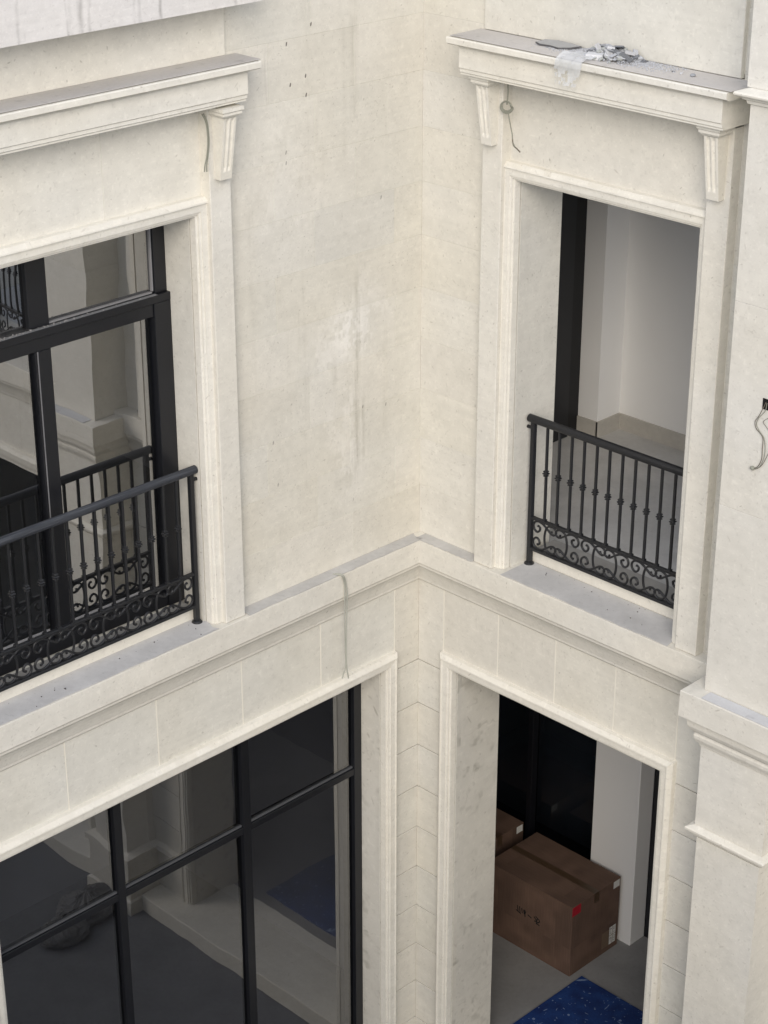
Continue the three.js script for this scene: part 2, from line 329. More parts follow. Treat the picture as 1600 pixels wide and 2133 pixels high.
// ---- frieze slabs with thin lime-filled joints
const FILL = std({ color: 0xe2ded3, roughness: 0.9 });
const fl = [-5.56, -4.89, -4.22, -3.56, -2.889, -2.222, -1.556, -0.893, -0.227, 0.033], fr = [-0.0028, 0.231, 0.709, 1.188, 1.666, 2.144, 2.6];
for (let i = 0; i + 1 < fl.length; i++) {
  slab(left, fl[i], fl[i + 1], i === fl.length - 2 ? -0.956 : -0.912, -0.345, tone(), 'frieze_slab', 0, 0.003, 0.003);
  if (i) part('joint_filler', block(fl[i] - 0.0045, fl[i] + 0.0045, -0.86, -0.35, -0.02, 0.0012 + 0.001 * rnd(), 0.001), FILL, left);
}
for (let i = 0; i + 1 < fr.length; i++) {
  slab(right, fr[i], fr[i + 1], i === 0 || i === fr.length - 2 ? -0.956 : -0.912, -0.345, tone(), 'frieze_slab', 0, 0.003, 0.003);
  if (i) part('joint_filler', block(fr[i] - 0.0045, fr[i] + 0.0045, -0.86, -0.35, -0.02, 0.0012 + 0.001 * rnd(), 0.001), FILL, right);
}
slab(left, -9, -5.56, -0.956, -0.345, tone(), 'frieze_slab'); slab(right, 2.95, 3.95, -0.956, -0.345, tone(), 'frieze_slab'); slab(right, 3.95, 4.9, -0.956, -0.345, tone(), 'frieze_slab'); slab(right, 4.9, 9, -0.956, -0.345, tone(), 'frieze_slab');
// ---- grooved courses of the lower storey
for (let k = 0; k < 10; k++) {
  const v1 = -0.956 - k * VJ, v0 = k === 9 ? -4.42 : v1 - VJ, G = 0.0036;
  slab(left, LL[1], TH + 0.003, v0, v1, tone(), 'coursed_slab', 0, 0.0016, G);
  slab(left, -5.2, LL[0], v0, v1, tone(), 'coursed_slab', 0, 0.0016, G); slab(left, -9, -5.2, v0, v1, tone(), 'coursed_slab', 0, 0.0016, G);
  slab(right, -0.0027, RL[0], v0, v1, tone(), 'coursed_slab', 0, 0.0016, G);
  slab(right, RL[1], 2.6, v0, v1, tone(), 'coursed_slab', 0, 0.0016, G);
  slab(right, 2.95, RL2[0], v0, v1, tone(), 'coursed_slab', 0, 0.0016, G); slab(right, RL2[1], 9, v0, v1, tone(), 'coursed_slab', 0, 0.0016, G);
}
// ---- dado band, plinth and step at the foot of the right facade
for (const [a, b] of [[2.165, 2.5], [3.05, 3.37], [5.32, 9]]) {
  part('dado', sweep([[0, -3.86], [0.05, -3.87], [0.05, -3.93], [0.03, -3.945], [0.03, -4.42], [0, -4.42]], a, 0, b, 0, along), TRIM2, right);
}
part('step', block(0.0, 2.47, -4.42, -4.262, -0.4, 0.24, 0.006), TRIM, right); part('step', block(3.08, 9, -4.42, -4.262, -0.4, 0.24, 0.006), TRIM, right);

// ---- reveals (stone linings of the openings)
function reveals(parent, [u0, u1, v0, v1], depth, mat) {
  const o = sub('reveal_lining', parent);
  part('reveal_slab', block(u0 - TH + 0.001, u0, v0, v1 + TH, -depth, -TH - 0.001, 0.001), mat, o);
  part('reveal_slab', block(u1, u1 + TH - 0.001, v0, v1 + TH, -depth, -TH - 0.001, 0.001), mat, o);
  part('soffit_slab', block(u0, u1, v1, v1 + TH - 0.001, -depth, -TH - 0.001, 0.001), mat, o);
}
reveals(left, LU, 0.4, REVEAL); reveals(left, LL, 0.4, VEINED); reveals(right, RU, 0.4, REVEAL); reveals(right, RL, 0.455, VEINED); reveals(right, RU2, 0.4, REVEAL); reveals(right, RL2, 0.455, REVEAL);

// ---- moulded architraves
const ARCH = [[0, 0], [0.004, 0.030], [0.026, 0.052], [0.034, 0.054], [0.036, 0.046], [0.05, 0.044], [0.078, 0.043], [0.080, 0.036], [0.092, 0.034], [0.094, 0.022], [0.106, 0.02], [0.108, 0.0], [0.11, -0.02], [0, -0.02]];
function architrave(parent, [u0, u1, v0, v1], prof, foot, w = 0.11) {
  const o = sub('window_architrave', parent);
  part('jamb', sweep(prof, foot, 0, v1 + w, -1, (a, b, t) => [u0 - w + a, t, b]), TRIM, o);
  part('jamb', sweep(prof, foot, 0, v1 + w, -1, (a, b, t) => [u1 + w - a, t, b]), TRIM, o);
  part('head', sweep(prof, u0 - w, 1, u1 + w, -1, (a, b, t) => [t, v1 + w - a, b]), TRIM, o);
}
architrave(left, LL, ARCH, -4.42); architrave(right, RL, ARCH, -4.262); architrave(right, RL2, ARCH, -4.262);
architrave(left, LU, ARCH, 0.001); architrave(right, RU, ARCH, 0.001); architrave(right, RU2, ARCH, 0.001);

// ---- flat pilasters, brackets and hoods round the upper openings
function fluted(u, w, parent) {                                                // tapering console with two flutes and a cap
  const o = sub('bracket', parent), n = 16, rows = [];
  const x = (q) => u - w / 2 + w * q;
  const cols = [[0, 0], [0.16, 0], [0.2, -0.007], [0.3, -0.011], [0.4, -0.007], [0.46, 0], [0.54, 0], [0.6, -0.007], [0.7, -0.011], [0.8, -0.007], [0.84, 0], [1, 0]];
  for (let i = 0; i <= n; i++) {
    const t = i / n, v = 2.70 + t * 0.345, p = 0.126 + 0.052 * t, fl = t > 0.16 && t < 0.95 ? 1 : 0;
    const taper = 0.9 + 0.1 * t;
    rows.push(cols.map(([q, e]) => [u + (x(q) - u) * taper, v, p + e * fl]));
  }
  const F = faces(), off = OFF();
  for (let i = 0; i < n; i++) {
    const A = rows[i], B = rows[i + 1];
    for (let k = 0; k + 1 < cols.length; k++) F.quad(A[k], A[k + 1], B[k + 1], B[k], off);
    for (const [k, s] of [[0, 1], [cols.length - 1, -1]]) { const a = A[k], b = B[k]; const q = [[a[0], a[1], 0.07], a, b, [b[0], b[1], 0.07]]; s > 0 ? F.quad(...q, off) : F.quad(q[3], q[2], q[1], q[0], off); }
  }
  const A = rows[0]; F.quad([A[0][0], A[0][1], 0.07], [A[11][0], A[11][1], 0.07], A[11], A[0], off);
  part('console', F.build(), TRIM, o);
  part('console_cap', ring(u - w / 2, u + w / 2, 0.176, [[0.0, 3.045], [0.012, 3.05], [0.022, 3.062], [0.022, 3.076], [0.03, 3.082], [0.03, 3.10], [0, 3.101]]), TRIM, o);
}
function hood(parent, u0, u1, top, pr) {
  const o = sub('hood', parent), q = pr;
  part('ledge', sweep([[0, top], [q - 0.004, top - 0.004], [q, top - 0.01], [q, top - 0.038], [q - 0.012, top - 0.045], [q - 0.026, top - 0.05], [0, top - 0.05]], u0, 0, u1, 0, along), TRIM, o);
  part('fascia', sweep([[0, top - 0.05], [q - 0.03, top - 0.05], [q - 0.045, top - 0.058], [q - 0.05, top - 0.066], [q - 0.05, top - 0.176], [q - 0.058, top - 0.182], [q - 0.058, top - 0.2], [q - 0.066, top - 0.206], [q - 0.066, top - 0.215], [0, top - 0.217]], u0 + 0.055, 0, u1 - 0.055, 0, along), TRIM, o);
  return o;
}
function upperTrim(parent, [u0, u1], lo, hi, top, pr) {
  const w = 0.148;
  for (const c of [lo, hi]) { part('pilaster', block(c - w / 2, c + w / 2, 0.001, top - 0.217, -0.01, 0.078, 0.004), TRIM2, parent); fluted(c, 0.088, parent); }
  return hood(parent, lo - 0.165, hi + 0.165, top, pr);
}
const hoodL = upperTrim(left, LU, -4.77, -1.652, 3.333, 0.25);
const hoodR = upperTrim(right, RU, 0.628, 2.214, 3.32, 0.30);
upperTrim(right, RU2, 3.33, 4.913, 3.32, 0.30);
// dust-grey tops: a thin skin of dirt lying on the ledges
part('dust_layer', block(-4.92, -1.475, 3.3335, 3.3365, 0.03, 0.235, 0.001), DUSTTOP, hoodL);
part('dust_layer', block(0.478, 2.395, 3.3205, 3.3235, 0.03, 0.285, 0.001), DUSTTOP, hoodR);

// ---- sills: grey slurry coat, low kerb under each railing
function wavyCoat(u0, u1, dA, dB, v, s) {                                      // slurry with a hand-brushed outline
  const sh = new THREE.Shape(), n = 40, w = (k, a) => a * (vnoise(k * 0.7 + s, s, 256) - 0.5);
  sh.moveTo(u0, -dA); for (let i = 0; i <= n; i++) sh.lineTo(u0 + (u1 - u0) * i / n, -(dB + w(i, 0.01)));
  for (let i = 0; i <= 6; i++) sh.lineTo(u1 + w(i + 90, 0.05) * (i > 0 ? 1 : 0), -(dB + (dA - dB) * i / 6));
  const g = new THREE.ExtrudeGeometry(sh, { depth: 0.003, bevelEnabled: false, curveSegments: 1 });
  g.rotateX(-Math.PI / 2); g.translate(0, v, 0);
  return g;
}
// shape y = -d; rotateX(-90) sends y to -z, so d comes out as +z
part('slurry_coat', wavyCoat(-4.6, -1.80, -0.13, 0.094, 0.0005, 3), COAT, left);
part('slurry_coat', wavyCoat(0.80, 2.10, -0.185, 0.093, 0.0005, 8), COAT, right);
part('slurry_coat', wavyCoat(-1.56, -0.06, 0.002, 0.095, 0.0005, 14), grey(0.70, 0.69, 0.67), left);
part('slurry_coat', wavyCoat(0.06, 0.54, 0.002, 0.095, 0.0005, 21), grey(0.70, 0.69, 0.67), right);
part('sill_stone', box(LU[0], LU[1], -0.05, 0.0, -0.24, -0.03), TRIM2, left);
part('sill_stone', box(RU[0], RU[1], -0.05, 0.0, -0.4, -0.03), TRIM2, right); part('sill_stone', box(RU2[0], RU2[1], -0.05, 0.0, -0.4, -0.03), TRIM2, right);
part('kerb', block(LU[0], LU[1] - 0.03, 0.0, 0.075, -0.24, -0.105, 0.004), TRIM, left);
part('kerb', block(RU[0] + 0.045, RU[1], 0.0, 0.075, -0.4, -0.188, 0.004), TRIM, right);
part('kerb', block(RU2[0] + 0.02, RU2[1], 0.0, 0.075, -0.4, -0.188, 0.004), TRIM, right);
part('kerb_top', box(LU[0], LU[1] - 0.031, 0.0755, 0.08, -0.205, -0.113), CURBTOP, left);
part('kerb_top', box(RU[0] + 0.046, RU[1], 0.0755, 0.08, -0.4, -0.196), CURBTOP, right);

// ------------------------------------------------------------------ windows (parts of the facades)
function pane(parent, u0, u1, v0, v1, d, mat) { return part('pane', box(u0, u1, v0, v1, d - 0.004, d + 0.004), mat, parent); }
function onePane(parent, u0, u1, v0, v1, d, mat) { const g = new THREE.PlaneGeometry(u1 - u0, v1 - v0, 30, 40), p = g.attributes.position, e = u0 * 7.3 + v0 * 3.1 + 60;   // sheet glass is never quite flat
  for (let i = 0; i < p.count; i++) { const x = p.getX(i), y = p.getY(i); p.setZ(i, 0.0006 * (vnoise(x * 5 + e, y * 1.7 + e, 256) - 0.5) + 0.0002 * (vnoise(x * 11 + e + 9, y * 6 + e, 256) - 0.5)); }
  g.computeVertexNormals(); g.translate((u0 + u1) / 2, (v0 + v1) / 2, d); return part('pane', g, mat, parent); }
const bar = (u0, u1, v0, v1, d0, d1) => block(u0, u1, v0, v1, d0, d1, 0.003, [0.2, 0.3], 1);
{ // upper wide window: fixed lights over tall sashes
  const w = sub('sliding_window', left), D = -0.245;
  part('frame', bar(LU[1] - 0.085, LU[1], 2.02, LU[3], -0.32, D), ALU, w);
  part('frame', bar(LU[1] - 0.118, LU[1], 0.08, 1.975, -0.32, D + 0.028), ALU, w);
  part('transom', bar(LU[0], LU[1], 1.975, 2.02, -0.32, D + 0.03), ALU, w);
  part('head_frame', bar(LU[0], LU[1] - 0.085, LU[3] - 0.05, LU[3], -0.32, D), ALU, w);
  part('sash_head', bar(LU[0], LU[1] - 0.118, 1.897, 1.974, -0.31, D + 0.018), ALU, w);
  part('sash_foot', bar(LU[0], LU[1] - 0.118, 0.08, 0.17, -0.31, D + 0.018), ALU, w);
  for (const [a, b] of [[-2.735, -2.604], [-3.62, -3.49]]) { part('mullion', bar(a, b, 2.021, LU[3] - 0.05, -0.32, D), ALU, w); part('sash_stile', bar(a + 0.014, b - 0.012, 0.171, 1.896, -0.31, D + 0.015), ALU, w); part('seal', bar(a + 0.026, a + 0.034, 0.171, 1.896, D + 0.0152, D + 0.02), grey(0.2, 0.2, 0.21), w); }
  part('glazing_bead', bar(LU[1] - 0.096, LU[1] - 0.0855, 2.032, LU[3] - 0.06, D - 0.03, D - 0.012), grey(0.3, 0.3, 0.31), w);
  part('glazing_bead', bar(-2.603, LU[1] - 0.097, 2.021, 2.030, D - 0.03, D - 0.01), grey(0.3, 0.3, 0.31), w);
  for (const [a, b] of [[-2.61, -1.875], [-3.495, -2.73], [LU[0], -3.615]]) { onePane(w, a, b, 2.02, LU[3] - 0.04, D - 0.03, GLASS); onePane(w, a, b - 0.05 * (a > -2.7), 0.15, 1.90, D - 0.02, GLASS); }
  part('dust_layer', box(LU[0], LU[1] - 0.09, 2.0203, 2.0215, D + 0.002, D + 0.028), grey(0.26, 0.265, 0.275, 0.95), w);
  // plaster crumbs lodged on the transom
  const bits = []; let q = seed; for (let i = 0; i < 130; i++) { const s = rr(0.0015, 0.006), g = new THREE.TetrahedronGeometry(s); g.rotateX(rnd() * 3); g.rotateY(rnd() * 3); const u = rnd() < 0.75 ? rr(-3.1, -2.45) : rr(-3.3, -1.95); g.translate(u, 2.0225 + s * 0.25, rr(D + 0.002, D + 0.027)); bits.push(g); }
  const cr = part('plaster_crumbs', merge(bits), grey(0.38, 0.375, 0.37), w); cr.userData.kind = 'stuff'; seed = q + 1;
}
{ // lower gridded glazing
  const w = sub('gridded_window', left), D = -0.205, c = [LL[0], -2.407, -1.377, LL[1]];
  const xs = [[LL[0], LL[0] + 0.07], [-2.437, -2.377], [-1.413, -1.343], [LL[1] - 0.072, LL[1]]];
  for (const [a, b] of xs) part('mullion', bar(a, b, -4.27, LL[3], -0.28, D), ALU, w);
  const SHINE = grey(0.1, 0.105, 0.115, 0.35);
  for (let i = 0; i < 3; i++) {
    const a = xs[i][1], b = xs[i + 1][0];
    part('transom', bar(a, b, -1.785, -1.735, -0.28, D - 0.002), ALU, w);
    part('transom_bead', bar(a, b, -1.7345, -1.722, -0.25, D - 0.014), SHINE, w);
    part('head_frame', bar(a, b, LL[3] - 0.06, LL[3], -0.28, D - 0.002), ALU, w);
    part('foot_frame', bar(a, b, -4.27, -4.2, -0.28, D - 0.002), ALU, w);
    onePane(w, a - 0.01, b + 0.01, -1.75, LL[3] - 0.03, D - 0.03, GLASS2); onePane(w, a - 0.01, b + 0.01, -4.24, -1.77, D - 0.03, GLASS2);
  }
}
{ // the glazed window beyond the pier
  const w = sub('glazed_window', right), D = -0.36;
  for (const [a, b] of [[RU2[0], RU2[0] + 0.08], [4.08, 4.16], [RU2[1] - 0.08, RU2[1]]]) part('mullion', bar(a, b, 0.08, RU2[3], -0.42, D), ALU, w);
  part('transom', bar(RU2[0] + 0.08, RU2[1] - 0.08, 1.975, 2.03, -0.42, D - 0.002), ALU, w);
  for (const [a, b] of [[RU2[0] + 0.075, 4.085], [4.155, RU2[1] - 0.075]]) { onePane(w, a, b, 0.08, 1.98, D - 0.03, CLEAR); onePane(w, a, b, 2.02, RU2[3], D - 0.03, CLEAR); }
  const w2 = sub('glazed_window', right), E = -0.4;
  for (const [a, b] of [[RL2[0], RL2[0] + 0.08], [4.3, 4.38], [RL2[1] - 0.08, RL2[1]]]) part('mullion', bar(a, b, -4.26, RL2[3], -0.45, E), ALU, w2);
  for (const [a, b] of [[RL2[0] + 0.075, 4.305], [4.375, RL2[1] - 0.075]]) onePane(w2, a, b, -4.26, RL2[3], E - 0.03, DARKGLASS);
}

// ------------------------------------------------------------------ the pier (two-storey, wrapped by the cornice)
const pier = thing('stone_pier', 'pale stone two-storey pier with moulded cap and collar beside the narrow opening', 'pier');
pier.rotation.y = -Math.PI / 2;
{
  const Z0 = 2.53, Z1 = 3.0, PD = 0.3, ST = [TRIM2, STONE[4], STONE[0]];
  const blk = (u0, u1, v0, v1, d, m) => part('shaft_block', ring(u0 + 0.003, u1 - 0.003, d - 0.003, [[0.001, v0 + 0.0004], [0.003, v0 + 0.0022], [0.003, v1 - 0.0022], [0.001, v1 - 0.0004]]), m, pier);
  blk(Z0 - 0.005, Z1 + 0.005, -0.03, 1.12, PD, STONE[4]); blk(Z0 - 0.005, Z1 + 0.005, 1.12, 2.27, PD, STONE[4]); blk(Z0 - 0.005, Z1 + 0.005, 2.27, 3.285, PD, STONE[4]);
  part('collar', ring(Z0 - 0.005, Z1 + 0.005, PD, [[0, 3.285], [0.012, 3.29], [0.016, 3.305], [0.03, 3.312], [0.034, 3.322], [0.052, 3.326], [0.062, 3.334], [0.064, 3.342], [0.06, 3.35], [0.02, 3.362], [0, 3.368]]), TRIM, pier);
  blk(Z0 - 0.03, Z1 + 0.03, 3.368, TOPV + 0.1, PD + 0.004, STONE[4]);
  part('cap', ring(Z0, Z1, PD, [[0, -0.40], [0.006, -0.395], [0.01, -0.375], [0.022, -0.368], [0.032, -0.345], [0.034, -0.325], [0.03, -0.315], [0.03, -0.305], [0.05, -0.285], [0.062, -0.26], [0.066, -0.215], [0.082, -0.21], [0.084, -0.2], [0.1, -0.196], [0.1, -0.036], [0.097, -0.032], [0, -0.03]]), TRIM2, pier);
  part('slurry_coat', block(Z0 + 0.04, Z1 + 0.08, -0.0305, -0.027, PD + 0.005, PD + 0.092, 0.001), grey(0.72, 0.73, 0.75), pier);
  blk(Z0, Z1, -0.93, -0.40, PD, STONE[4]);
  part('neck_moulding', ring(Z0, Z1, PD, [[-0.02, -1.01], [0.0, -1.005], [0.008, -0.99], [0.022, -0.98], [0.026, -0.968], [0.04, -0.962], [0.042, -0.948], [0.036, -0.942], [0, -0.93]]), TRIM, pier);
  blk(Z0 + 0.02, Z1 - 0.012, -2.4, -1.01, PD, STONE[4]); blk(Z0 + 0.02, Z1 - 0.012, -3.86, -2.4, PD, STONE[4]);
  part('pedestal', ring(Z0, Z1, PD, [[0.06, -4.42], [0.06, -4.3], [0.045, -4.285], [0.045, -3.94], [0.06, -3.93], [0.06, -3.875], [0, -3.86]]), TRIM2, pier);
}

// ------------------------------------------------------------------ railings
const NPT = (l) => l.map(([a, b]) => V(a, b, 0));
const S_UL = [[0.045, 0.285], [0.062, 0.281], [0.062, 0.258], [0.043, 0.241], [0.022, 0.251], [0.0115, 0.277], [0.022, 0.303], [0.043, 0.3145], [0.075, 0.313], [0.103, 0.298], [0.128, 0.28], [0.152, 0.264], [0.172, 0.2605]];
const C_U = [[0.153, 0.282], [0.156, 0.268], [0.168, 0.2605], [0.189, 0.272], [0.187, 0.295], [0.17, 0.311], [0.148, 0.314], [0.122, 0.302], [0.107, 0.272], [0.1, 0.221]];
function scrollGeos(period) {                                                  // one repeat: S scrolls in the four corners, C scrolls at both sides
  const out = [], k = period / 0.376, mid = 0.221, R = 0.0075;
  const mk = (pts) => wire(NPT(pts), R, 6, 30);
  for (const fx of [1, -1]) for (const fy of [1, -1]) out.push(mk(S_UL.map(([a, b]) => [fx > 0 ? a * k : period - a * k, mid + fy * (b - mid)])));
  for (const fx of [1, -1]) { const half = C_U.map(([a, b]) => [fx > 0 ? a * k : period - a * k, b]); out.push(mk([...half, ...half.slice(0, -1).reverse().map(([a, b]) => [a, 2 * mid - b])])); }
  return out;
}
const knuckleGeo = (() => { const p = [[0.0075, -0.02], [0.014, -0.016], [0.0155, -0.0125], [0.0105, -0.0085], [0.018, -0.0035], [0.019, 0.0015], [0.0115, 0.0065], [0.0155, 0.0115], [0.014, 0.0155], [0.0075, 0.0195]]; const g = new THREE.LatheGeometry(p.map(([a, b]) => new THREE.Vector2(a, b)), 4); g.rotateY(Math.PI / 4); g.scale(1.25, 1.15, 1.25); const h = g.toNonIndexed(); h.computeVertexNormals(); return h; })();
const balusterGeo = bar(-0.0077, 0.0077, 0.335, 0.966, -0.0077, 0.0077);
const footGeo = bar(-0.0125, 0.0125, 0.334, 0.346, -0.0125, 0.0125);
const flangeGeo = new THREE.LatheGeometry([[0, 0.016], [0.017, 0.016], [0.024, 0.012], [0.031, 0.006], [0.033, 0.0005], [0, 0.0005]].map(([a, b]) => new THREE.Vector2(a, b)), 20);
function railing(label, u0, u1, fromEnd, handMat, group) {
  const o = thing('balcony_railing', label, 'railing', group);
  const rail = new THREE.CylinderGeometry(0.0255, 0.0255, u1 - u0 + 0.07, 20, 1); rail.rotateZ(Math.PI / 2); rail.translate((u0 + u1) / 2, 0.985, 0);
  part('handrail', rail, handMat, o);
  for (const [u, s] of [[u0, -1], [u1, 1]]) {
    const p = part('post', bar(u - 0.0145, u + 0.0145, 0.004, 0.965, -0.0145, 0.0145), IRON, o);
    const f = part('base_flange', flangeGeo, IRON, p); f.position.set(u, 0.003, 0);
    const st = new THREE.CylinderGeometry(0.011, 0.011, 0.035, 10); st.rotateZ(Math.PI / 2); st.translate(u + s * 0.03, 0.925, 0); part('wall_fixing', st, IRON, o);
  }
  part('upper_bar', bar(u0 + 0.0145, u1 - 0.0145, 0.318, 0.336, -0.012, 0.012), IRON, o);
  part('lower_bar', bar(u0 + 0.0145, u1 - 0.0145, 0.104, 0.124, -0.014, 0.014), IRON, o);
  const span = u1 - u0 - 0.029, n = Math.round(span / 0.0955), st = span / n;
  for (let i = 1; i < n; i++) {
    const u = u0 + 0.0145 + st * i, b = part('baluster', balusterGeo, IRON, o); b.position.x = u;
    const k = part('knuckle', knuckleGeo, IRON, b); k.position.y = 0.656; part('foot_collar', footGeo, IRON, b);
  }
  const m = Math.round(span / 0.376), per = span / m, G = scrollGeos(per);
  for (let i = 0; i < m; i++) for (const g of G) { const s = part('scroll', g, IRON, o); s.position.x = u0 + 0.0145 + per * i; }
  return o;
}
const railR = railing('black iron railing with scrollwork in the narrow unglazed opening', 0.821, 2.016, false, IRON, null);
railR.rotation.y = -Math.PI / 2; railR.position.x = 0.148;
const railL = railing('long black iron railing with worn grey handrail in front of the sliding window', -4.575, -1.838, true, IRONWORN, null);
railL.position.z = -0.06;
const rail3 = railing('black iron railing across the glazed window beyond the pier', 3.524, 4.719, false, IRON, null);
rail3.rotation.y = -Math.PI / 2; rail3.position.x = 0.148;

// ------------------------------------------------------------------ rooms behind the openings
function struct(name, geo, mat, label, category) { return tag(part(name, geo, mat, scene), label, category, null, 'structure'); }
// upper room behind the narrow opening
struct('room_floor', box(0.4, 3.2, -0.05, 0.05, -0.6, 5.3), FLOORM, 'grey tiled floor of the upper room behind the railing', 'floor');
struct('room_ceiling', box(0.4, 3.2, 2.95, 3.05, -0.6, 5.3), PLASTER, 'white ceiling of the upper room', 'ceiling');
struct('room_wall', merge([box(2.19, 2.3, 0.05, 2.95, -0.11, 2.9), box(2.19, 2.3, 0.05, 0.9, 2.9, 5.3), box(2.19, 2.3, 2.7, 2.95, 2.9, 5.3), box(2.19, 2.3, 0.9, 2.7, 5.0, 5.3), box(1.94, 2.3, 0.05, 2.95, -0.6, -0.11), box(0.4, 1.94, 0.05, 2.95, -0.6, -0.33), box(0.4, 0.46, 0.05, 2.95, 5.1, 5.2), box(2.13, 2.19, 0.05, 2.95, 5.1, 5.2), box(0.46, 2.13, 2.8, 2.95, 5.1, 5.2)]), PLASTER, 'white plaster walls of the upper room seen through the narrow opening', 'wall');  // back and end walls left open out of view to let extra light in
struct('skirting', merge([box(2.175, 2.1895, 0.05, 0.17, -0.095, 5.1), box(1.925, 2.1895, 0.05, 0.17, -0.1095, -0.095), box(1.925, 1.9395, 0.05, 0.17, -0.3, -0.0955)]), SKIRT, 'beige stone skirting along the upper room walls', 'skirting');
const bf = thing('door_frame', 'black metal door frame standing inside the upper room', 'door frame');
part('stile', bar(1.62, 1.80, 0.05, 2.6, -0.329, -0.262), ALU, bf); part('stile', bar(1.80, 1.938, 0.05, 2.6, -0.329, -0.285), std({ color: 0x07080c, roughness: 0.5 }), bf); part('leaf', box(0.5, 1.62, 0.05, 2.6, -0.329, -0.3), ALU, bf);
// lower room behind the wide doorway
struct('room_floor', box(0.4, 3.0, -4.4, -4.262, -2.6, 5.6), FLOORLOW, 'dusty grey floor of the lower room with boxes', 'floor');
struct('room_ceiling', box(0.4, 3.0, -0.78, -0.68, -2.6, 5.6), PLASTER, 'white ceiling of the lower room', 'ceiling');
struct('room_wall', merge([box(0.4, 3.0, -4.262, -0.78, 5.4, 5.5), box(0.4, 3.0, -4.262, -0.78, -2.6, -2.5), box(2.9, 3.0, -4.262, -0.78, -2.5, 5.4)]), PLASTER, 'plaster walls of the lower room', 'wall');
struct('room_column', box(2.09, 2.27, -4.262, -0.78, -0.078, 0.361, 0.004), PLASTER, 'white plastered column behind the cardboard box', 'column');
const part2 = thing('glass_partition', 'black glazed partition at the back of the room with cardboard boxes', 'partition');
part('pane', box(2.235, 2.245, -4.262, -0.78, -2.5, -0.81), DARKGLASS, part2); part('pane', box(2.235, 2.245, -4.262, -0.78, -0.79, -0.08), DARKGLASS, part2); part('pane', box(2.272, 2.28, -4.262, -0.78, 0.40, 5.4), DARKGLASS, part2);
part('mullion', bar(2.17, 2.25, -4.262, -0.78, -0.84, -0.79), ALU, part2); part('mullion', bar(2.271, 2.33, -4.262, -0.78, 0.3615, 0.42), ALU, part2);
// dim rooms behind the sliding and the gridded window
struct('room_wall', merge([box(-4.9, -0.5, -0.0, 3.0, -3.6, -3.5), box(-4.9, -4.8, 0, 3.0, -3.5, -0.41), box(-0.6, -0.5, 0, 3.0, -3.5, -0.41), box(-4.9, -0.5, 3.0, 3.1, -3.6, -0.4)]), PLASTER, 'plaster walls of the room behind the sliding window', 'wall');
struct('room_floor', box(-4.9, -0.5, -0.1, 0.0, -3.6, -0.25), FLOORM, 'floor of the room behind the sliding window', 'floor');
struct('room_wall', merge([box(-4.0, 0.3, -4.3, -0.6, -3.6, -3.5), box(-4.1, -4.0, -4.3, -0.6, -3.6, -0.41), box(0.3, 0.395, -4.3, -0.6, -3.6, -0.41), box(-4.0, 0.3, -0.6, -0.5, -3.6, -0.4)]), PLASTER, 'plaster walls of the room behind the gridded window', 'wall');
struct('room_floor', box(-4.0, 0.3, -4.4, -4.3, -3.6, -0.25), FLOORM, 'floor of the room behind the gridded window', 'floor');

// ------------------------------------------------------------------ cardboard boxes
const cardTex = dataTexture(512, 512, (x, y, c) => { const f = 10 * (vnoise(x / 3, y / 90, 256) - 0.5) + 22 * (vnoise(x / 90, y / 70, 8) - 0.5) + 8 * (LAT[((y * 3) & 255) * 256 + (x & 255)] - 0.5); c[0] = 96 + f; c[1] = 75 + f * 0.8; c[2] = 63 + f * 0.7; });
const CARD = std({ map: cardTex, roughness: 0.9 }), CARDTOP = CARD, TAPE = std({ color: 0x4d3d2e, roughness: 0.35 });
const PAPER = std({ color: 0xd8d8d4, roughness: 0.8 }), INK = std({ color: 0x15120f, roughness: 0.8 }), RED = std({ color: 0x9c1426, roughness: 0.6 });
const iconTex = (() => {
  const cv = document.createElement('canvas'); cv.width = 128; cv.height = 256; const g = cv.getContext('2d');
  g.fillStyle = '#d6d6d2'; g.fillRect(0, 0, 128, 256); g.fillStyle = '#6c5a44'; g.fillRect(60, 0, 8, 256); g.fillRect(0, 124, 128, 8);
  g.strokeStyle = '#3a3632'; g.lineWidth = 5;
  for (const [x, y, k] of [[8, 10, 0], [74, 10, 1], [8, 140, 2], [74, 140, 3]]) {
    g.beginPath();
    if (k === 0) { g.moveTo(x + 22, y + 10); g.lineTo(x + 22, y + 90); g.moveTo(x + 8, y + 30); g.lineTo(x + 22, y + 8); g.lineTo(x + 38, y + 30); g.moveTo(x + 4, y + 92); g.lineTo(x + 42, y + 92); }
    else if (k === 1) { g.moveTo(x + 8, y + 8); g.lineTo(x + 12, y + 48); g.lineTo(x + 34, y + 48); g.lineTo(x + 38, y + 8); g.moveTo(x + 23, y + 48); g.lineTo(x + 23, y + 90); g.lineTo(x + 8, y + 92); g.lineTo(x + 40, y + 92); }
    else if (k === 2) { g.moveTo(x + 4, y + 40); g.lineTo(x + 22, y + 14); g.lineTo(x + 42, y + 40); g.lineTo(x + 4, y + 40); g.moveTo(x + 22, y + 40); g.lineTo(x + 22, y + 92); }
    else { g.moveTo(x + 8, y + 14); g.lineTo(x + 38, y + 14); g.lineTo(x + 38, y + 90); g.lineTo(x + 8, y + 90); g.lineTo(x + 8, y + 14); g.moveTo(x + 8, y + 52); g.lineTo(x + 38, y + 52); }
    g.stroke();
  }
  const t = new THREE.CanvasTexture(cv); t.colorSpace = THREE.SRGBColorSpace; return t;
})();
